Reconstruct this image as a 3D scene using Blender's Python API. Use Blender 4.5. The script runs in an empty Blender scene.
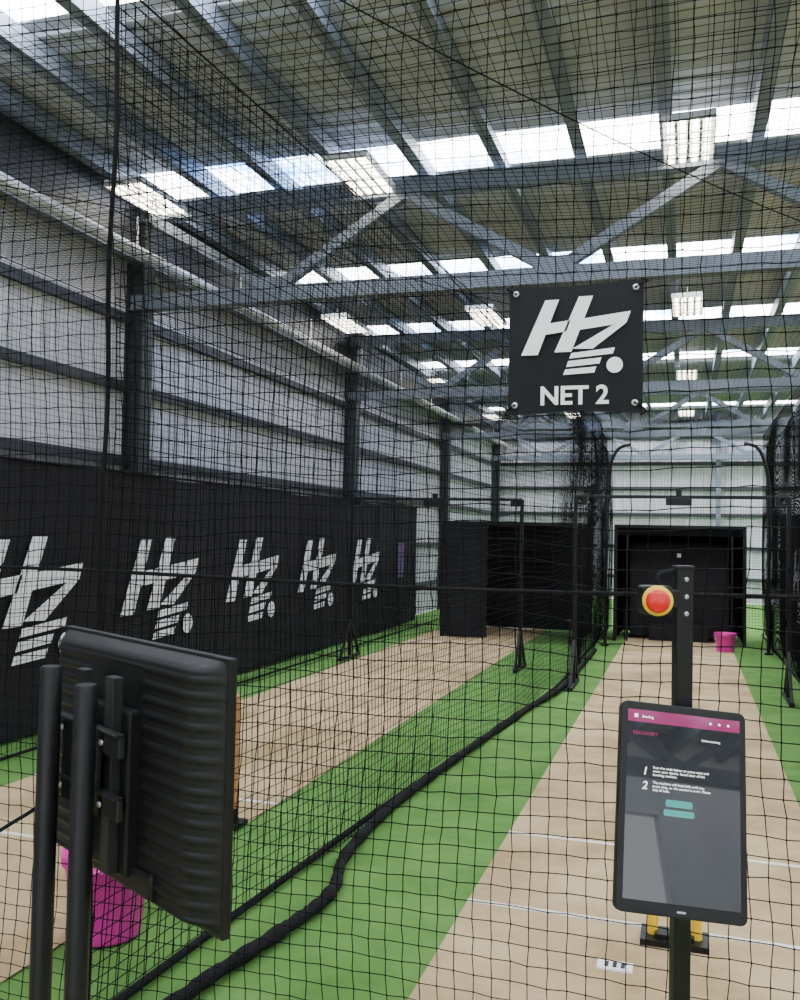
import bpy, math, random
import numpy as np
from mathutils import Vector, Matrix
random.seed(4)
SC=bpy.context.scene
COL=bpy.context.collection
# ---------------------------------------------------------------- materials
def mat(name,col,rough=.6,metal=0,var=0.0,scale=20,bump=0,bscale=200,emit=None,es=0,spec=.5,col2=None,coat=0,pos=(.3,.7)):
    m=bpy.data.materials.new(name); m.use_nodes=True
    nt=m.node_tree; b=nt.nodes['Principled BSDF']
    b.inputs['Base Color'].default_value=(*col,1); b.inputs['Roughness'].default_value=rough
    b.inputs['Metallic'].default_value=metal
    b.inputs['Specular IOR Level'].default_value=spec
    b.inputs['Coat Weight'].default_value=coat
    tc=nt.nodes.new('ShaderNodeTexCoord')
    if var>0 or col2:
        n=nt.nodes.new('ShaderNodeTexNoise'); n.inputs['Scale'].default_value=scale; n.inputs['Detail'].default_value=8; n.inputs['Roughness'].default_value=.62
        r=nt.nodes.new('ShaderNodeValToRGB')
        c2=col2 if col2 else tuple(min(1,c*(1+var)) for c in col)
        c1=col if col2 else tuple(c*(1-var) for c in col)
        r.color_ramp.elements[0].color=(*c1,1); r.color_ramp.elements[1].color=(*c2,1)
        r.color_ramp.elements[0].position=pos[0]; r.color_ramp.elements[1].position=pos[1]
        nt.links.new(tc.outputs['Object'],n.inputs['Vector']); nt.links.new(n.outputs['Fac'],r.inputs['Fac'])
        nt.links.new(r.outputs['Color'],b.inputs['Base Color'])
        if emit=='ramp': nt.links.new(r.outputs['Color'],b.inputs['Emission Color'])
    if bump>0:
        n2=nt.nodes.new('ShaderNodeTexNoise'); n2.inputs['Scale'].default_value=bscale
        bp=nt.nodes.new('ShaderNodeBump'); bp.inputs['Strength'].default_value=bump; bp.inputs['Distance'].default_value=.01
        nt.links.new(tc.outputs['Object'],n2.inputs['Vector']); nt.links.new(n2.outputs['Fac'],bp.inputs['Height'])
        nt.links.new(bp.outputs['Normal'],b.inputs['Normal'])
    if emit:
        if emit!='ramp': b.inputs['Emission Color'].default_value=(*emit,1)
        b.inputs['Emission Strength'].default_value=es
    return m
M={}
M['turf']=mat('green_turf',(.098,.225,.052),.95,var=.3,scale=3,bump=.8,bscale=260,col2=(.17,.35,.085),spec=.1)
M['beige']=mat('beige_turf',(.42,.30,.155),.95,scale=1.6,bump=.6,bscale=260,col2=(.63,.475,.265),spec=.1,pos=(.36,.6))
M['line']=mat('crease_paint',(.85,.83,.76),.8,var=.1,scale=40)
M['sheet']=mat('white_cladding',(.56,.55,.58),.6,var=.12,scale=2)
M['roof']=mat('roof_sheet',(.47,.475,.50),.6,var=.12,scale=1.5)
M['steel']=mat('galvanised_steel',(.19,.215,.26),.5,.2,var=.15,scale=6)
M['darksteel']=mat('dark_steel',(.035,.038,.045),.5,.1,var=.15,scale=6)
M['pipe']=mat('white_duct',(.6,.6,.6),.5,var=.05,scale=4)
M['sky']=mat('skylight_sheet',(.16,.36,.80),.4,scale=.6,col2=(.95,.97,1),emit='ramp',es=15,pos=(.36,.5))
M['led']=mat('led_tube',(.9,.9,.9),.4,emit=(1,.93,.80),es=11)
M['white']=mat('white_enamel',(.6,.6,.59),.4,var=.03)
M['net']=mat('black_netting',(.006,.006,.007),.9,var=.3,scale=50,spec=.1)
M['rope']=mat('black_rope',(.008,.008,.009),.8,var=.4,scale=60,bump=.6,bscale=150,spec=.15)
M['banner']=mat('charcoal_banner',(.019,.018,.021),.8,var=.15,scale=1.2,bump=.15,bscale=4,spec=.2)
M['print']=mat('white_print',(.92,.92,.94),.6,var=.03)
M['vinyl']=mat('sign_vinyl',(.007,.0075,.009),.6,var=.12,scale=5,spec=.2)
M['black']=mat('black_plastic',(.006,.006,.0065),.42,var=.2,scale=30,bump=.1,bscale=900,spec=.3)
M['gloss']=mat('black_gloss',(.01,.01,.011),.12,var=.1)
M['pole']=mat('black_powdercoat',(.006,.006,.0065),.4,var=.2,scale=40,bump=.08,bscale=700,spec=.3)
M['bracket']=mat('bracket_steel',(.02,.02,.022),.4,.3,var=.2,scale=30)
M['fabric']=mat('black_fabric',(.006,.006,.007),.95,var=.3,scale=6,bump=.3,bscale=60,spec=.1)
M['greyfab']=mat('grey_mesh_fabric',(.02,.02,.022),.95,var=.3,scale=3,spec=.1)
M['red']=mat('red_button',(.65,.01,.01),.25,var=.05)
M['yellow']=mat('yellow_plastic',(.85,.55,.02),.4,var=.05)
M['pink']=mat('pink_plastic',(.75,.03,.38),.38,var=.08,scale=8)
M['orange']=mat('orange_wood',(.45,.20,.07),.5,var=.25,scale=14)
M['screen']=mat('tablet_screen',(.008,.008,.01),.02,emit=(.10,.105,.12),es=.12,spec=1.0)
M['magenta']=mat('screen_magenta',(.1,.01,.04),.05,emit=(.32,.035,.14),es=.6,spec=1)
M['uitext']=mat('screen_text',(.2,.2,.2),.1,emit=(.9,.9,.9),es=1.3)
M['teal']=mat('screen_teal',(.02,.1,.09),.1,emit=(.06,.38,.34),es=.6)
M['blue']=mat('blue_print',(.03,.1,.3),.6,scale=3,col2=(.25,.05,.12))
M['screw']=mat('zinc_screw',(.5,.5,.52),.3,.9)
M['skin']=mat('skin',(.45,.26,.18),.55,var=.1,scale=12)
M['shirt']=mat('dark_shirt',(.02,.02,.03),.9,var=.2,scale=14)
M['hair']=mat('dark_hair',(.02,.013,.01),.6,var=.3,scale=60)
M['jeans']=mat('dark_trousers',(.02,.025,.04),.9,var=.2,scale=14)
# ---------------------------------------------------------------- builder
class B:
    def __init__(s): s.v=[];s.f=[];s.m=[];s.s=[];s.mats=[]
    def mi(s,k):
        if k not in s.mats: s.mats.append(k)
        return s.mats.index(k)
    def add(s,vs,fs,k,sm=False):
        o=len(s.v); s.v+= [tuple(v) for v in vs]; i=s.mi(k)
        for f in fs: s.f.append([a+o for a in f]); s.m.append(i); s.s.append(sm)
    def box(s,c,d,k,R=None,ch=0):
        x,y,z=[a/2 for a in d]
        vs=[Vector((a,b,e)) for a in(-x,x) for b in(-y,y) for e in(-z,z)]
        if R is not None: vs=[R@v for v in vs]
        vs=[v+Vector(c) for v in vs]
        s.add(vs,[(0,1,3,2),(4,6,7,5),(0,4,5,1),(2,3,7,6),(0,2,6,4),(1,5,7,3)],k)
    def beam(s,a,b,w,h,k,up=(0,0,1)):
        a=Vector(a);b=Vector(b);d=(b-a);L=d.length;d.normalize();u=Vector(up)
        sd=d.cross(u).normalized(); u=sd.cross(d)
        R=Matrix((sd,d,u)).transposed(); s.box((a+b)/2,(w,L,h),k,R)
    def tube(s,path,r,k,n=12,caps=True):
        P=[Vector(p) for p in path]; rr=r if isinstance(r,(list,tuple)) else [r]*len(P)
        vs=[];fs=[];ref=None
        for i,p in enumerate(P):
            d=(P[min(i+1,len(P)-1)]-P[max(i-1,0)]).normalized()
            if ref is None: ref=Vector((0,0,1)) if abs(d.z)<.9 else Vector((1,0,0))
            a=(ref-d*ref.dot(d)).normalized(); b=d.cross(a); ref=a
            for j in range(n):
                t=2*math.pi*j/n; vs.append(p+a*math.cos(t)*rr[i]+b*math.sin(t)*rr[i])
        for i in range(len(P)-1):
            for j in range(n): fs.append((i*n+j,i*n+(j+1)%n,(i+1)*n+(j+1)%n,(i+1)*n+j))
        s.add(vs,fs,k,True)
        if caps:
            s.add(vs[:n],[tuple(range(n))[::-1]],k); s.add(vs[-n:],[tuple(range(n))],k)
    def lathe(s,c,prof,k,n=32,R=None):
        vs=[];fs=[]
        for (r,z) in prof:
            for j in range(n):
                t=2*math.pi*j/n; v=Vector((r*math.cos(t),r*math.sin(t),z)); v=R@v if R is not None else v; vs.append(v+Vector(c))
        for i in range(len(prof)-1):
            for j in range(n): fs.append((i*n+j,i*n+(j+1)%n,(i+1)*n+(j+1)%n,(i+1)*n+j))
        s.add(vs,fs,k,True)
    def poly(s,vs,k): s.add(vs,[tuple(range(len(vs)))],k)
    def make(s,name,bevel=0,parent=None):
        me=bpy.data.meshes.new(name); me.from_pydata(s.v,[],s.f)
        for k in s.mats: me.materials.append(M[k])
        me.polygons.foreach_set('material_index',s.m); me.polygons.foreach_set('use_smooth',s.s); me.update()
        o=bpy.data.objects.new(name,me); COL.objects.link(o)
        if bevel:
            md=o.modifiers.new('bevel','BEVEL'); md.width=bevel; md.segments=2; md.limit_method='ANGLE'; md.angle_limit=math.radians(50)
        if parent: o.parent=parent
        return o
def empty(name):
    e=bpy.data.objects.new(name,None); COL.objects.link(e); return e
def catmull(P,n=12):
    P=[Vector(p) for p in P]; out=[]
    for i in range(len(P)-1):
        a=P[max(i-1,0)];b=P[i];c=P[i+1];d=P[min(i+2,len(P)-1)]
        for j in range(n):
            t=j/n; out.append(.5*((2*b)+(c-a)*t+(2*a-5*b+4*c-d)*t*t+(3*b-a-3*c+d)*t**3))
    out.append(P[-1]); return out
def text(body,size,Mx,matk,parent,name,ext=.0005,bold=0,align='LEFT',shear=0):
    cu=bpy.data.curves.new(name,'FONT'); cu.body=body; cu.size=size; cu.extrude=ext; cu.offset=bold; cu.align_x=align; cu.shear=shear
    cu.materials.append(M[matk]); o=bpy.data.objects.new(name,cu); COL.objects.link(o); o.matrix_world=Mx
    if parent: o.parent=parent
    return o
LOGO=[[(36,14),(50,14),(29,70),(12,70)],
 [(40.5,38),(62,35.7),(58,47),(37,49.4)],
 [(70,12),(84,12),(63,68),(46,68)],
 [(75.5,34.6),(121,29.5),(117,41),(71.3,46)],
 [(104,42.6),(117,41),(84,66),(64.2,65)],
 [(63,69.5),(106,65.5),(104,71.5),(61,75)],[(60,77.5),(93,75),(91,81),(58,83.5)],[(57,86),(88,84),(86,90),(55,91.5)],
 [(106+8*math.cos(t*math.pi/9),83+8*math.sin(t*math.pi/9)) for t in range(18)]]
def logo(b,org,ux,uz,sc,k='print'):
    for P in LOGO:
        b.poly([Vector(org)+Vector(ux)*((x-66)*sc)+Vector(uz)*(-(y-51)*sc) for x,y in P][::-1],k)
# ---------------------------------------------------------------- room shell
XL,XR,YF,YB,ZR=-5.15,12.0,-6.0,24.8,5.0
def sheet(name,org,du,dv,L,Hh,depth,nrm,pitch,k):
    org=Vector(org);du=Vector(du);dv=Vector(dv);nrm=Vector(nrm)
    prof=[];x=0
    while x<L-1e-6:
        for a,h in((0,0),(.55,0),(.68,1),(.87,1)):
            if x+a*pitch<=L: prof.append((x+a*pitch,h*depth))
        x+=pitch
    prof.append((L,0))
    b=B(); vs=[]
    for u,h in prof: vs+= [org+du*u+nrm*h, org+du*u+nrm*h+dv*Hh]
    b.add(vs,[(2*i,2*i+1,2*i+3,2*i+2) for i in range(len(prof)-1)],k)
    return b.make(name)
b=B(); b.poly([(XL,YF,-.01),(XR,YF,-.01),(XR,YB,-.01),(XL,YB,-.01)],'turf')
for xa,xb in((-.9,.67),(-4.0,-2.28),(2.2,3.8),(5.2,6.8)):
    b.poly([(xa,YF+4,.0),(xb,YF+4,.0),(xb,17.5,.0),(xa,17.5,.0)],'beige')
    for y in(3.93,4.90,13.1):
        b.box(((xa+xb)/2,y,.0015),(xb-xa,.028,.003),'line')
b.make('floor')
sheet('wall_left',(XL,YF,0),(0,1,0),(0,0,1),YB-YF,ZR,.03,(1,0,0),.2,'sheet')
sheet('wall_back',(XL,YB,0),(1,0,0),(0,0,1),XR-XL,ZR,.03,(0,-1,0),.2,'sheet')
sheet('wall_right',(XR,YF,0),(0,1,0),(0,0,1),YB-YF,ZR,.03,(-1,0,0),.2,'sheet')
b=B()
b.box(((XL-3.0)/2,YF,2.5),(-3.0-XL,.1,5),'sheet'); b.box(((XR+5)/2,YF,2.5),(XR-5,.1,5),'sheet'); b.box((1,YF,4.5),(8,.1,1),'sheet')
b.make('wall_front')
bands=[-4.9,-1.75,1.4,4.55,7.68,10.95,14.1,17.25,20.4,23.5]
b=B(); y0=YF
def roofpart(b,ya,yb,k):
    prof=[];y=ya
    while y<yb-1e-6:
        for a,h in((0,0),(.55,0),(.68,1),(.87,1)):
            if y+a*.2<yb: prof.append((y+a*.2,h*.03))
        y+=.2
    prof.append((yb,0)); vs=[]
    for u,h in prof: vs+=[(XL,u,ZR-h),(XR,u,ZR-h)]
    b.add(vs,[(2*i,2*i+1,2*i+3,2*i+2) for i in range(len(prof)-1)],k)
for yb in bands:
    roofpart(b,y0,yb-.33,'roof'); y0=yb+.33
roofpart(b,y0,YB,'roof'); b.make('ceiling')
for i,yb in enumerate(bands):
    s=B(); s.box(((XL+XR)/2,yb,ZR+.01),(XR-XL,.66,.012),'sky'); s.make('window_%d'%(i+1))
b=B(); x=-4.95
while x<XR-.1:
    b.box((x,(YF+YB)/2,4.84),(.05,YB-YF,.20),'steel'); b.box((x+.04,(YF+YB)/2,4.745),(.07,YB-YF,.012),'steel'); x+=.68
b.make('roof_purlins')
for Y in(-4.2,1.6,7.4,13.2,19.0,24.5):
    t=B()
    t.box(((XL+XR)/2,Y,4.62),(XR-XL-.15,.11,.15),'steel'); t.box(((XL+XR)/2,Y,3.76),(XR-XL-.15,.12,.14),'steel')
    top=[-4.9+.0,-2.35,.25,2.85,5.45,8.05,10.65]; bot=[-3.6,-1.05,1.55,4.15,6.75,9.35,11.8]
    for i in range(7):
        t.beam((top[i],Y,4.58),(bot[i],Y,3.8),.09,.09,'steel',up=(0,1,0))
        if i<6: t.beam((bot[i],Y,3.8),(top[i+1],Y,4.58),.09,.09,'steel',up=(0,1,0))
        t.box((bot[i],Y-.065,3.84),(.24,.012,.14),'steel')
    t.make('roof_truss')
for Y in(-4.2,1.6,7.4,13.2,19.0,24.5):
    c=B(); xx=XL+.14
    c.box((xx,Y,2.3),(.2,.02,4.6),'darksteel'); c.box((xx-.09,Y,2.3),(.015,.18,4.6),'darksteel'); c.box((xx+.09,Y,2.3),(.015,.18,4.6),'darksteel')
    c.box((xx,Y,.01),(.22,.28,.02),'darksteel')
    c.make('steel_column')
g=B()
for z in(.6,1.4,2.25,2.95,3.6): g.box((XL+.06,(YF+YB)/2,z),(.06,YB-YF,.09),'darksteel')
g.box((XL+.09,(YF+YB)/2,4.62),(.05,YB-YF,.66),'darksteel')
g.box((XL+.14,(YF+YB)/2,4.2),(.14,YB-YF,.14),'steel')
g.make('trim_1')
g=B()
for z in(.6,1.4,2.25,2.95,3.6,4.3): g.box(((XL+XR)/2,YB-.07,z),(XR-XL,.06,.09),'darksteel')
for x in(-2.2,.8,3.8,6.8,9.8): g.box((x,YB-.14,2.5),(.12,.14,5),'steel')
g.make('trim_2')
g=B(); g.tube([(XL+.36,YF+.1,4.13),(XL+.36,YB-.1,4.13)],.055,'pipe',16)
for y in range(-5,25,2): g.box((XL+.36,y,4.30),(.01,.02,.30),'pipe')
g.make('drain_pipe')
# ---------------------------------------------------------------- lights
for Y in(-3,2,7.08,12.0,17.0,22.2):
    for X in(-4.68,-2.62,0.0,2.6,5.2,7.8,10.4):
        if Y<0 and X>5: continue
        L=B(); z=4.63; w=.36; l=.95
        L.box((X,Y,z),(w,l,.04),'white')
        for s in(-1,1): L.box((X+s*(w/2+.004),Y,z-.015),(.01,l+.02,.06),'white'); L.box((X,Y+s*(l/2+.004),z-.015),(w,.01,.06),'white')
        for k in range(4): L.box((X-.129+.086*k,Y,z-.034),(.042,l-.05,.026),'led')
        for k in range(3): L.box((X-.086+.086*k,Y,z-.034),(.02,l-.03,.03),'white')
        for k in range(1,5): L.box((X,Y-l/2+l/5*k,z-.052),(w-.01,.012,.01),'white')
        for s in(-1,1): L.tube([(X,Y+s*.35,z),(X,Y+s*.35,4.75)],.004,'screw',6)
        L.make('led_light_fixture')
# ---------------------------------------------------------------- nets
def net(name,fn,nu,nv,r,knots=0,parent=None):
    P=np.array([[fn(i/nu,j/nv) for j in range(nv+1)] for i in range(nu+1)],dtype=np.float64)
    A=np.concatenate([P[:-1,:].reshape(-1,3),P[:,:-1].reshape(-1,3)]); C=np.concatenate([P[1:,:].reshape(-1,3),P[:,1:].reshape(-1,3)])
    D=C-A; D/=np.linalg.norm(D,axis=1)[:,None]
    ref=np.where(np.abs(D[:,2:3])<.9,np.array([[0,0,1.]]),np.array([[0,1.,0]]))
    a=np.cross(D,ref); a/=np.linalg.norm(a,axis=1)[:,None]; c=np.cross(D,a)
    vs=[]
    for k in range(3):
        t=2*math.pi*k/3; o=(a*math.cos(t)+c*math.sin(t))*r; vs+= [A+o,C+o]
    V=np.stack(vs,axis=1).reshape(-1,3); n=len(A); base=np.arange(n)*6
    F=np.concatenate([np.stack([base+0,base+1,base+3,base+2],1),np.stack([base+2,base+3,base+5,base+4],1),np.stack([base+4,base+5,base+1,base+0],1)])
    if knots:
        Q=P.reshape(-1,3); m=len(Q); offs=np.array([[1,0,0],[-1,0,0],[0,1,0],[0,-1,0],[0,0,1],[0,0,-1]])*knots
        KV=(Q[:,None,:]+offs[None]).reshape(-1,3); kb=np.arange(m)*6+len(V)
        tri=[(0,2,4),(2,1,4),(1,3,4),(3,0,4),(2,0,5),(1,2,5),(3,1,5),(0,3,5)]
        KF=np.concatenate([np.stack([kb+q[0],kb+q[1],kb+q[2]],1) for q in tri]); V=np.concatenate([V,KV])
    else: KF=np.zeros((0,3),int)
    me=bpy.data.meshes.new(name); me.vertices.add(len(V)); me.vertices.foreach_set('co',V.ravel())
    nl=F.size+KF.size; me.loops.add(nl); me.loops.foreach_set('vertex_index',np.concatenate([F.ravel(),KF.ravel()]).astype(np.int32))
    me.polygons.add(len(F)+len(KF))
    ls=np.concatenate([np.arange(len(F))*4,F.size+np.arange(len(KF))*3]).astype(np.int32)
    me.polygons.foreach_set('loop_start',ls); me.update(calc_edges=True)
    me.materials.append(M['net']); o=bpy.data.objects.new(name,me); COL.objects.link(o)
    if parent: o.parent=parent
    return o
def W(a,b,c=0): return math.sin(a*1.7+c)*math.cos(b*2.3+c*1.3)
fx0,fx1,fz=-4.4,2.6,3.8
front=empty('cricket_net')
NU=int((fx1-fx0)/.05); NV=int(fz/.05)
def ffn(u,v):
    x=fx0+(fx1-fx0)*u; z=.02+(fz-.02)*v
    s=.016*W(x*1.5,z*2.5,1)+.02*math.sin(math.pi*min(1,z/1.45))*math.cos(x*2)*.6+.012*math.sin(x*9)*max(0,1-abs(z-1.45)/.5)
    return (x+.016*W(z*3,x*1.2,2)+random.uniform(-.003,.003), 2.5+.02*W(x,z,.5), z+s+random.uniform(-.003,.003))
net('netting',ffn,NU,NV,.0017,.0040,front)
b=B()
b.tube([(x,2.5+.01*math.sin(x*3),1.455+.008*math.sin(x*2.2)) for x in np.linspace(fx0,fx1,80)],.006,'rope',8)
b.tube([(x,2.5,3.8) for x in np.linspace(fx0,fx1,10)],.012,'rope',8)
b.tube([(x,2.5,.02) for x in np.linspace(fx0,fx1,40)],.02,'rope',8)
b.tube([(-1.81+.006*math.sin(z*7),2.5,z) for z in np.linspace(0,3.8,50)],.008,'rope',8)
b.make('border_rope',parent=front)
PD=catmull([(-1.81,2.5,0),(-1.66,5,0),(-1.5,7,0),(-1.3,9.6,0),(-1.3,12,0),(-1.33,16.5,0)],20)
cum=[0]
for i in range(1,len(PD)): cum.append(cum[-1]+(PD[i]-PD[i-1]).length)
def pdat(u):
    t=u*cum[-1]; i=int(np.searchsorted(cum,t)); i=max(1,min(i,len(PD)-1)); a=(t-cum[i-1])/(cum[i]-cum[i-1]); return PD[i-1].lerp(PD[i],a)
def dfn(u,v):
    p=pdat(u); z=.02+3.4*v
    return (p.x+.04*W(p.y*1.1,z*.8)+random.uniform(-.002,.002),p.y+.015*W(z*2,p.y),z+.02*W(p.y*1.3,z))
net('netting_2',dfn,int(cum[-1]/.05),68,.0022,0,front)
b=B(); b.tube([tuple(p+Vector((0,0,3.42))) for p in PD],.004,'rope',8); b.tube([tuple(p+Vector((0,0,.02))) for p in PD],.016,'rope',8); b.make('border_rope_2',parent=front)
def rfn(u,v):
    y=2.5+14*u; z=.02+3.4*v
    return (1.25+.04*W(y,z),y,z+.02*W(y*1.2,z))
net('netting_3',rfn,280,68,.0022,0,front)
net('netting_7',lambda u,v:(1.31+.03*W(u*11,v*3),6.5+10*u,.02+3.2*v+.02*W(u*9,v*3)),200,64,.0022,0,front)
net('netting_8',lambda u,v:(-1.24+.02*W(u*11,v*3)-.3*max(0,v-.85),10.2+6.3*u,.02+3.1*v+.02*W(u*9,v*3)),126,62,.0020,0,front)
b=B(); b.tube([(1.25,2.5,3.42),(1.25,16.5,3.42)],.004,'rope',8); b.tube([(1.25,2.5,.02),(1.25,16.5,.02)],.016,'rope',8); b.make('border_rope_3',parent=front)
net('netting_4',lambda u,v:(-4.42+.03*W(u*12,v*3),2.5+14*u,.02+3.4*v+.02*W(u*14,v*3)),280,68,.0017,0,front)
b=B(); b.tube([(-4.42,2.5,3.42),(-4.42,16.5,3.42)],.004,'rope',8); b.tube([(-4.42,2.5,.02),(-4.42,16.5,.02)],.012,'rope',8); b.make('border_rope_4',parent=front)
net('netting_5',lambda u,v:(-4.42+5.67*u,2.5+14*v,3.44+.05*W(u*6,v*9)-.07*math.sin(math.pi*u)),110,270,.0016,0,front)
net('netting_6',lambda u,v:(-4.42+5.67*u,16.5+.05*W(u*9,v*4),.02+3.4*v),113,68,.0018,0,front)
b=B()
def cord(p,q,sag,r=.0035):
    p=Vector(p);q=Vector(q); b.tube([p.lerp(q,t)-Vector((0,0,sag*4*t*(1-t))) for t in np.linspace(0,1,24)],r,'rope',6)
cord((-1.78,2.5,3.75),(1.25,6.5,3.5),.10); cord((-3.2,4.2,3.6),(-.2,8.6,3.5),.12); cord((-4.4,3.0,3.5),(-1.6,5.8,3.5),.08); cord((-1.6,5.0,3.45),(-1.3,11.0,3.45),.15)
b.make('support_cords',parent=front)
pts=[(-1.66,1.6,.03),(-1.64,2.2,.03),(-1.60,2.78,.03),(-1.50,3.35,.03),(-1.47,3.75,.03),(-1.58,4.25,.03),(-1.60,5.25,.03),(-1.49,6.83,.03),(-1.36,8.4,.03),(-1.22,9.7,.03),(-1.2,12,.03),(-1.2,13.0,.03)]
C=catmull(pts,14)
b=B(); b.tube(C,[.026+.004*math.sin(i*1.3)+.002*math.sin(i*.37) for i in range(len(C))],'rope',12)
for ph in(0,2.1,4.2):
    q=[]
    for i,p in enumerate(C): q.append(p+Vector((math.cos(i*.8+ph)*.017,0,math.sin(i*.8+ph)*.017)))
    b.tube(q,.011,'rope',8)
b.make('rolled_net_bundle',parent=front)
for x in(-1.14,1.14):
    b=B(); s=-1 if x<0 else 1
    b.tube(catmull([(x,13.9,0),(x,13.9,1.6),(x,13.9,2.3),(x-.05*s,13.9,2.7),(x-.16*s,13.9,2.95),(x-.34*s,13.9,3.02)],8),.025,'pole',10); b.box((x,13.9,.01),(.12,.2,.02),'pole'); b.make('hoop_post',parent=front)
# ---------------------------------------------------------------- banners
def curtain(name,X,y0,y1,h,face,logos,color=True):
    n=int((y1-y0)/.1); vs=[]
    b=B()
    for i in range(n+1):
        y=y0+(y1-y0)*i/n; o=.012*math.sin(y*5.1)+.006*math.sin(y*11)
        vs+=[(X+o,y,.02),(X+o,y,h+.02*math.sin(y*2.2))]
    b.add(vs,[(2*i,2*i+1,2*i+3,2*i+2) for i in range(n)],'banner',True)
    b.tube([(X,y0,h),(X,y1,h)],.012,'rope',8)
    for yc in logos:
        logo(b,(X+face*.035,yc,1.06),(0,face,0) ,(0,0,1),.0120)
    if color:
        b.poly([(X+face*.035,y1-1.2,.85),(X+face*.035,y1-.85,.85),(X+face*.035,y1-.85,1.45),(X+face*.035,y1-1.2,1.45)],'blue')
    b.make(name)
curtain('logo_banner',-4.75,1.5,16.0,2.10,1,[3.85,5.62,7.46,9.36,11.25,13.15])
curtain('logo_banner',1.40,6.5,15.2,1.95,-1,[8.0,10.2,12.4],False)
# ---------------------------------------------------------------- net 2 sign
S=empty('net_sign'); sx0=.012
b=B()
vs=[];nx=10
for i in range(nx+1):
    for j in range(nx+1):
        u=i/nx;v=j/nx; vs.append((sx0-.485+.362*u,2.462-.006*math.sin(u*math.pi)*math.sin(v*math.pi)+.003*math.sin(u*7),1.94+.352*v+ .004*math.cos(u*math.pi*2)*(1 if v>.5 else -1)))
b.add(vs,[(i*(nx+1)+j,(i+1)*(nx+1)+j,(i+1)*(nx+1)+j+1,i*(nx+1)+j+1) for i in range(nx) for j in range(nx)],'vinyl',True)
b.make('banner_sheet',parent=S)
b=B(); logo(b,(sx0-.303,2.449,2.150),(1,0,0),(0,0,1),.00268); b.make('logo_print',parent=S)
b=B()
for x in(-.465+sx0,-.143+sx0):
    for z in(1.962,2.272):
        b.lathe((x,2.454,z),[(.004,-.003),(.008,-.003),(.009,0),(.008,.003),(.004,.003)],'screw',16,Matrix.Rotation(math.pi/2,3,'X'))
        sx=-1 if x<-.3 else 1; sz=-1 if z<2.1 else 1
        b.tube([(x,2.452,z),(x+sx*.02,2.455,z+sz*.012),(x+sx*.03,2.475,z+sz*.022),(x+sx*.012,2.475,z+sz*.03)],.0025,'net',6)
b.make('eyelets',parent=S)
text('NET 2',.070,Matrix(((1,0,0,-.303+sx0),(0,0,-1,2.450),(0,1,0,1.962),(0,0,0,1))),'print',S,'lettering',.0004,.0018,'CENTER')
# ---------------------------------------------------------------- tracking frames
def frame(x0,x1,y,h):
    b=B()
    b.beam((x0,y,h),(x1,y,h),.035,.035,'pole')
    for x in(x0,x1):
        b.beam((x,y,0),(x,y,h),.042,.042,'pole',up=(0,1,0))
        b.beam((x,y-.35,.02),(x,y+.35,.02),.05,.04,'pole')
        b.beam((x,y-.33,.03),(x,y,.5),.03,.03,'pole'); b.beam((x,y+.33,.03),(x,y,.5),.03,.03,'pole')
        b.box((x+(.06 if x==x0 else -.06),y-.03,h-.04),(.14,.1,.09),'black')
        b.lathe((x+(.06 if x==x0 else -.06),y-.085,h-.04),[(.0,0),(.025,0),(.025,.02),(.03,.02)],'gloss',16,Matrix.Rotation(math.pi/2,3,'X'))
    b.box(((x0+x1)/2,y-.03,h-.05),(.26,.1,.08),'black'); b.box(((x0+x1)/2,y,h+.04),(.06,.06,.06),'black')
    b.make('ball_tracking_frame',bevel=.004)
frame(-1.14,1.0,9.9,2.05); frame(-4.1,-1.9,10.9,2.05)
# ---------------------------------------------------------------- bowling enclosures
def enclosure(x0,x1,y0,y1,h,door):
    b=B()
    for x in(x0,x1):
        for y in(y0,y1): b.beam((x,y,0),(x,y,h),.05,.05,'pole',up=(0,1,0))
    for y in(y0,y1): b.beam((x0,y,h),(x1,y,h),.05,.05,'pole')
    for x in(x0,x1): b.beam((x,y0,h),(x,y1,h),.05,.05,'pole')
    b.box((x0,(y0+y1)/2,h/2),(.02,y1-y0,h-.04),'fabric'); b.box((x1,(y0+y1)/2,h/2),(.02,y1-y0,h-.04),'fabric')
    b.box(((x0+x1)/2,y1,h/2),(x1-x0,.02,h-.04),'greyfab'); b.box(((x0+x1)/2,(y0+y1)/2,h+.01),(x1-x0,y1-y0,.02),'fabric')
    if door:
        b.box((x0+.36,y0,h/2),(.72,.02,h-.05),'greyfab')
        b.box(((x0+x1)/2,y0+.3,h-.2),(x1-x0,.02,.4),'fabric')
    else:
        b.beam((x0+.18,y0+.02,0),(x0+.18,y0+.02,h-.1),.03,.03,'pole',up=(0,1,0)); b.beam((x1-.18,y0+.02,0),(x1-.18,y0+.02,h-.1),.03,.03,'pole',up=(0,1,0))
        b.box(((x0+x1)/2,y0+.5,h/2-.1),(x1-x0-.4,.02,h-.3),'banner')
        b.box(((x0+x1)/2,y0+.01,h-.08),(x1-x0,.03,.12),'fabric')
        b.box(((x0+x1)/2,y0+.47,h-.45),(.06,.04,.06),'print')
        b.box(((x0+x1)/2,y0+.42,.14),(.9,.2,.28),'black')
    b.make('bowling_machine_booth')
enclosure(-3.68,-1.52,13.9,15.6,1.8,True)
enclosure(-1.05,.86,14.6,16.1,1.8,False)
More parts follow.
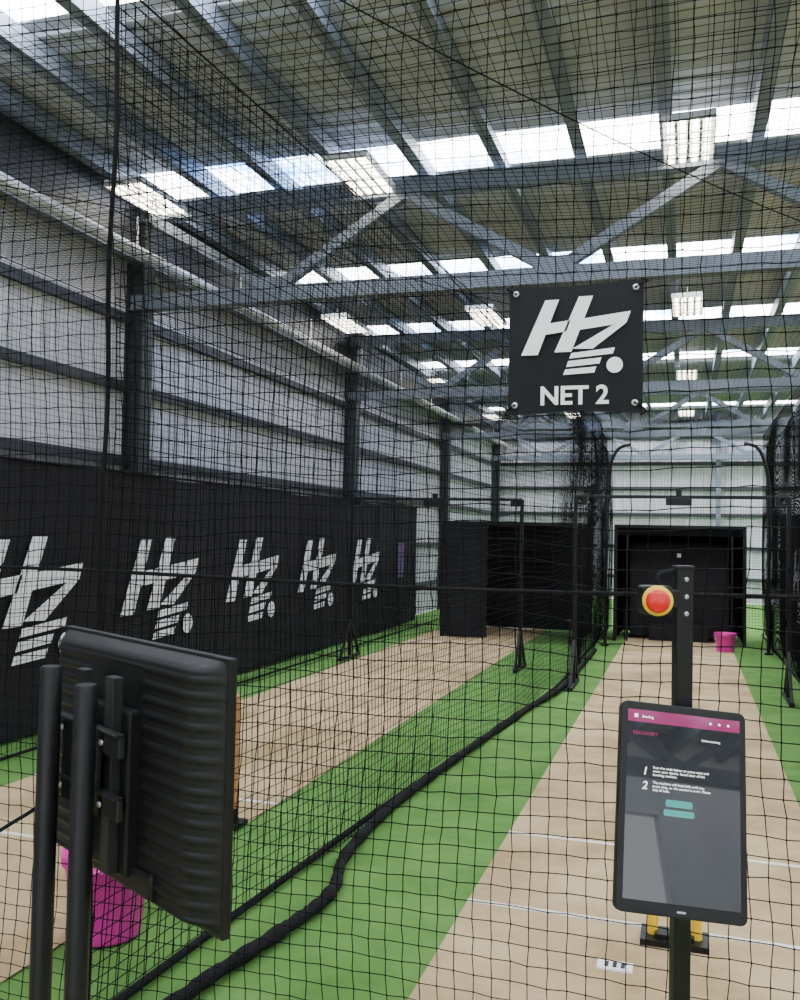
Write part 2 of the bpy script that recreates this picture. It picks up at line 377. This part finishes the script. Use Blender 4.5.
# ---------------------------------------------------------------- buckets
def bucket(c,r,h):
    b=B(); b.lathe(c,[(0,.0),(r*.78,.0),(r*.8,.01),(r*.95,h*.86),(r*1.03,h*.87),(r*1.03,h*.9),(r*.98,h*.91),(r,h),(r*1.05,h),(r*1.05,h-.012),(r*.97,h-.02),(r*.76,.02),(0,.02)],'pink',40)
    c=Vector(c); b.tube([c+Vector((r*1.05*math.cos(t),.01-r*.25*math.sin(t)-r*.2,h*.88-.5*h*math.sin(t))) for t in np.linspace(0,math.pi,20)],.004,'screw',8)
    b.make('pink_bucket')
bucket((-2.18,3.12,0),.17,.33); bucket((.56,13.9,0),.15,.27)
# ---------------------------------------------------------------- stumps
def stumps(c,k,w=.23):
    b=B(); c=Vector(c)
    b.box(c+Vector((0,0,.012)),(w+.06,.15,.024),'black'); b.box(c+Vector((0,-.02,.03)),(w*.75,.06,.02),'black')
    for s in(-1,0,1):
        x=c.x+s*w*.42
        b.tube([(x,c.y,.02),(x,c.y,.1)],.021,'yellow' if k=='yellow' else 'black',12)
        b.tube([(x,c.y,.1),(x,c.y,.69),(x,c.y,.705),(x,c.y,.712)],[.018,.018,.015,.006],k,14)
    for s in(-.5,.5): b.tube([(c.x+s*w*.42-.05,c.y,.717),(c.x+s*w*.42+.05,c.y,.717)],.006,k,8)
    b.make('cricket_stumps')
stumps((-0.03,3.82,0),'yellow',.2); stumps((-2.42,4.45,0),'orange')
b=B(); b.box((-.24,3.52,.004),(.13,.07,.008),'print')
for i in range(3): b.box((-.27+.03*i,3.52,.009),(.015,.04,.002),'black')
b.make('pitch_label_plate')
# ---------------------------------------------------------------- tablet kiosk
K=empty('tablet_kiosk')
px,py=-0.004,1.668
R3=Matrix.Rotation(math.radians(17.6),3,'Z')
b=B()
b.box((px,py,.775),(.029,.029,1.55),'pole',R3)
b.box((px,py,.006),(.36,.36,.012),'pole')
b.box((px,py,1.552),(.032,.032,.006),'black',R3)
ux=R3@Vector((1,0,0))
def setf(t,g=0):
    global nn,uz,ux
    T=Matrix.Rotation(math.radians(17.6),3,'Z')@Matrix.Rotation(math.radians(-t),3,'X')@Matrix.Rotation(math.radians(g),3,'Y')
    nn=T@Vector((0,-1,0)); uz=T@Vector((0,0,1)); ux=T@Vector((1,0,0))
K0=Vector((-.003,1.575,1.157))
def kp(x,z,n=0): return K0+ux*x+uz*z+nn*n
for z in(.375,.345,.315): 
    p=Vector((px,py,1.156+z))+(R3@Vector((.002,-.0145,0)))
    b.lathe(p,[(0,.003),(.004,.003),(.0045,0)],'screw',12,R3@Matrix.Rotation(math.pi/2,3,'X'))
b.make('post',bevel=.0015,parent=K)
setf(17.5,5.6)
def rrect(w,h,r,n=6):
    out=[]
    for cx,cz,a0 in((w-r,h-r,0),(-w+r,h-r,90),(-w+r,-h+r,180),(w-r,-h+r,270)):
        for i in range(n+1):
            a=math.radians(a0+90*i/n); out.append((cx+r*math.cos(a),cz+r*math.sin(a)))
    return out
def slab(b,w,h,r,n0,n1,k,cx=0,cz=0):
    P=rrect(w/2,h/2,r); m=len(P)
    vs=[kp(cx+x,cz+z,n0) for x,z in P]+[kp(cx+x,cz+z,n1) for x,z in P]
    b.add(vs,[tuple(range(m,2*m)),tuple(range(m))[::-1]]+[(i,(i+1)%m,m+(i+1)%m,m+i) for i in range(m)],k)
b=B(); slab(b,.210,.332,.012,-.016,.006,'black'); b.make('tablet_body',bevel=.002,parent=K)
b=B(); slab(b,.188,.298,.001,.006,.0068,'screen',0,.003); 
slab(b,.188,.020,.0005,.0068,.0071,'magenta',0,.142)
slab(b,.044,.011,.003,.0068,.0073,'teal',-.006,.006); slab(b,.050,.010,.003,.0068,.0073,'teal',-.006,-.009)
slab(b,.006,.006,.0005,.0071,.0074,'uitext',-.08,.142)
for x in(.045,.06,.075): slab(b,.004,.004,.0018,.0071,.0074,'uitext',x,.142)
b.make('tablet_screen',parent=K)
def kt(x,z,n=.0074): 
    p=kp(x,z,n); m=Matrix((ux,uz,nn)).transposed().to_4x4(); m.translation=p; return m
text('RECOVERY',.0085,kt(-.085,.111),'magenta',K,'title_text',.0001,.0001)
text('Bowling',.006,kt(-.07,.1395,.0076),'uitext',K,'header_text',.0001)
text('Online booking',.005,kt(.03,.111),'uitext',K,'status_text',.0001)
text('1',.018,kt(-.068,.047),'uitext',K,'step_one',.0001,.0002,'LEFT',.2); text('2',.018,kt(-.068,.024),'uitext',K,'step_two',.0001,.0002,'LEFT',.2)
text('Scan the code below or press start and\nenter your details. Stand clear of the\nbowling machine.',.0058,kt(-.05,.058),'uitext',K,'body_text',.0001)
text('The machine will feed balls until you\npress stop, or the session is over. Please\ntidy all balls.',.0058,kt(-.05,.034),'uitext',K,'body_text_2',.0001)
b=B(); slab(b,.09,.09,.004,-.03,-.016,'bracket',0,.0); slab(b,.03,.05,.004,-.07,-.03,'bracket'); slab(b,.014,.003,.001,.006,.0065,'screw',0,-.157); b.make('vesa_bracket',parent=K)
setf(0)
K0=Vector((0,1.575,1.153))
b=B()
slab(b,.050,.048,.006,-.045,-.008,'black',-.043,.345)
b.box(kp(-.018,.345,-.06),(.05,.03,.03),'black',R3)
b.make('stop_button_housing',bevel=.002,parent=K)
R0=Matrix.Rotation(math.radians(4),3,'Z')
Rb=Matrix((R0@Vector((1,0,0)),Vector((0,0,1)),R0@Vector((0,-1,0)))).transposed()
b=B(); bc=kp(-.045,.345,-.001)
b.lathe(bc,[(.0,-.012),(.025,-.012),(.025,.003),(.024,.004),(0,.004)],'yellow',32,Rb)
b.lathe(bc,[(.013,.003),(.013,.006),(.0175,.007),(.0195,.009),(.0195,.012),(.017,.015),(.012,.017),(0,.0175)],'red',32,Rb)
b.make('stop_button',parent=K)
b=B(); b.tube(catmull([kp(-.035,.365,-.03),kp(-.035,.385,-.035),kp(-.01,.392,-.06),kp(.035,.385,-.115),kp(.045,.3,-.125),kp(.04,.1,-.13),kp(.04,-.1,-.13)],8),.004,'rope',8); b.make('cable',parent=K)
# ---------------------------------------------------------------- monitor on stand
T=empty('monitor_on_stand')
wv=Vector((.512,-.278,0)).normalized(); nb=Vector((-.477,-.878,0)).normalized(); c0=Vector((-.916,1.367,1.195))
RT=Matrix((wv,-nb,Vector((0,0,1)))).transposed()
def tp(x,z,n=0): return c0+wv*x+Vector((0,0,1))*z+nb*n
def tbox(b,x,z,n,w,h,d,k): b.box(tp(x,z,n),(w,d,h),k,RT)
b=B(); tbox(b,0,0,-.012,.585,.422,.016,'black'); b.make('bezel',bevel=.003,parent=T)
b=B(); tbox(b,0,0.002,-.0205,.565,.398,.002,'gloss'); b.make('screen',parent=T)
b=B(); NX,NZ=80,220; vs=[]
for i in range(NX+1):
    for j in range(NZ+1):
        u=i/NX*2-1; v=j/NZ*2-1
        e=min(1,(1-abs(u))/.22); e2=min(1,(1-abs(v))/.10)
        d=.034*math.sin(e*math.pi/2)*math.sin(e2*math.pi/2)
        a=min(1,max(0,(abs(u)-.30)/.05)) if abs(v)<.86 else 1
        if abs(v)<.95: d+= .003*(max(0,math.sin(v*17*math.pi))**.5)*a*min(1,e*2)*e2
        vs.append(tp(u*.288,v*.206,-.005+d))
b.add(vs,[(i*(NZ+1)+j,(i+1)*(NZ+1)+j,(i+1)*(NZ+1)+j+1,i*(NZ+1)+j+1) for i in range(NX) for j in range(NZ)],'black',True)
b.make('back_shell',parent=T)
b=B(); tbox(b,-.01,-.03,.036,.19,.27,.03,'black'); tbox(b,0,-.165,.03,.3,.04,.02,'black'); b.make('electronics_hump',bevel=.006,parent=T)
b=B()
for x in(-.06,.05): tbox(b,x,.0,.060,.028,.32,.018,'bracket')
for z in(.055,-.045):
    tbox(b,-.02,z,.073,.26,.035,.010,'bracket'); tbox(b,-.02,z+.02,.078,.26,.005,.018,'bracket')
tbox(b,-.02,.005,.08,.14,.14,.006,'pole')
for x in(-.1,-.05,0,.05):
    for z in(.055,-.045): b.lathe(tp(x,z,.079),[(0,.004),(.005,.004),(.006,0)],'screw',10,Matrix((wv,Vector((0,0,1)),nb)).transposed())
b.make('wall_bracket',bevel=.0015,parent=T)
b=B()
P2=Vector((-.918,1.258,0))+nb*.012; P1=Vector((-1.042,1.328,0))+nb*.012
for P,h in((P1,1.36),(P2,1.347)):
    b.tube([P,P+Vector((0,0,h-.004)),P+Vector((0,0,h))],[.0185,.0185,.016],'pole',24)
b.make('twin_poles',parent=T)
b=B(); mid=(P1+P2)/2
b.box(mid+Vector((0,0,.01)),(.7,.45,.02),'pole',RT)
for z in(.12,.75): b.box(mid+Vector((0,0,z)),(.17,.03,.03),'pole',RT)
b.make('base_plate',bevel=.004,parent=T)
b=B(); b.tube(catmull([tp(-.15,-.05,.04),tp(-.25,-.12,.05),Vector((-1.28,1.4,.98)),Vector((-1.4,1.42,.8)),Vector((-1.5,1.45,.4)),Vector((-1.5,1.6,.02))],10),.004,'rope',8); b.make('power_cable',parent=T)
# ---------------------------------------------------------------- photographer (seen as a reflection in the tablet)
PH=empty('person')
def skin(name,pts,edges,matk,root=0,sub=2):
    me=bpy.data.meshes.new(name); me.from_pydata([p[:3] for p in pts],edges,[]); o=bpy.data.objects.new(name,me); COL.objects.link(o)
    md=o.modifiers.new('skin','SKIN'); md.use_smooth_shade=True
    for i,p in enumerate(pts):
        d=me.skin_vertices[0].data[i]; d.radius=(p[3],p[4] if len(p)>4 else p[3]); d.use_root=(i==root)
    s=o.modifiers.new('sub','SUBSURF'); s.levels=sub; s.render_levels=sub
    me.materials.append(M[matk]); o.parent=PH; return o
ox,oy=-.02,-.52
skin('shirt',[(ox,oy,.98,.15,.10),(ox,oy,1.2,.15,.11),(ox,oy,1.4,.16,.11),(ox,oy,1.5,.07),
 (ox-.19,oy,1.43,.06),(ox-.24,oy+.10,1.2,.048),(ox-.20,oy+.22,1.25,.04),(ox+.19,oy,1.43,.06),(ox+.24,oy+.10,1.2,.048),(ox+.20,oy+.22,1.25,.04)],
 [(0,1),(1,2),(2,3),(2,4),(4,5),(5,6),(2,7),(7,8),(8,9)],'shirt')
skin('trousers',[(ox,oy,.96,.14,.10),(ox-.1,oy,.85,.09),(ox-.11,oy+.02,.48,.06),(ox-.11,oy,.08,.045),(ox+.1,oy,.85,.09),(ox+.11,oy+.02,.48,.06),(ox+.11,oy,.08,.045)],[(0,1),(1,2),(2,3),(0,4),(4,5),(5,6)],'jeans')
for s in(-1,1):
    skin('shoe_%d'%s,[(ox+s*.11,oy-.06,.045,.04),(ox+s*.11,oy+.06,.04,.042,.035),(ox+s*.12,oy+.16,.03,.035,.025)],[(0,1),(1,2)],'black')
    skin('forearm_%d'%s,[(ox+s*.20,oy+.21,1.25,.036),(ox+s*.12,oy+.36,1.45,.026),(ox+s*.085,oy+.42,1.53,.03,.018),(ox+s*.075,oy+.44,1.57,.033,.016)],[(0,1),(1,2),(2,3)],'skin')
    hx=ox+s*.075
    for q in range(4):
        z=1.555+.022*q
        skin('finger_%d_%d'%(s,q),[(hx,oy+.435,z-.01,.009),(hx+s*.004,oy+.468,z,.0085),(hx-s*.012,oy+.478,z+.002,.008),(hx-s*.03,oy+.478,z+.002,.007)],[(0,1),(1,2),(2,3)],'skin')
    skin('thumb_%d'%s,[(hx-s*.005,oy+.43,1.55,.011),(hx-s*.02,oy+.445,1.572,.0095),(hx-s*.034,oy+.449,1.59,.008)],[(0,1),(1,2)],'skin')
skin('head',[(ox,oy,1.47,.05),(ox,oy+.01,1.56,.055),(ox,oy+.03,1.62,.07,.085),(ox,oy+.02,1.70,.078,.095),(ox,oy+.01,1.76,.06,.08)],[(0,1),(1,2),(2,3),(3,4)],'skin')
skin('nose',[(ox,oy+.10,1.70,.008),(ox,oy+.125,1.66,.013)],[(0,1)],'skin')
skin('hair',[(ox,oy-.05,1.62,.05),(ox,oy-.04,1.72,.085,.07),(ox,oy-.01,1.79,.075,.075),(ox,oy+.05,1.79,.05,.03)],[(0,1),(1,2),(2,3)],'hair')
b=B(); b.box((ox,oy+.462,1.59),(.074,.008,.150),'black'); b.make('phone',bevel=.003,parent=PH)
# ---------------------------------------------------------------- world + camera
w=bpy.data.worlds.new('world'); SC.world=w; w.use_nodes=True
w.node_tree.nodes['Background'].inputs[0].default_value=(.90,.93,1,1); w.node_tree.nodes['Background'].inputs[1].default_value=1.6
f=900.0
yaw=math.atan(286/900); pitch=math.atan(34.3/900); roll=0.02
cam=bpy.data.cameras.new('camera'); co=bpy.data.objects.new('camera',cam); COL.objects.link(co); SC.camera=co
cam.sensor_fit='VERTICAL'; cam.sensor_height=24; cam.lens=24*f/1000; cam.clip_start=.02
Rc=Matrix.Rotation(yaw,4,'Z')@Matrix.Rotation(math.pi/2+pitch,4,'X')@Matrix.Rotation(roll,4,'Z')
co.matrix_world=Matrix.Translation((0,0,1.6))@Rc
SC.view_settings.exposure=0.72
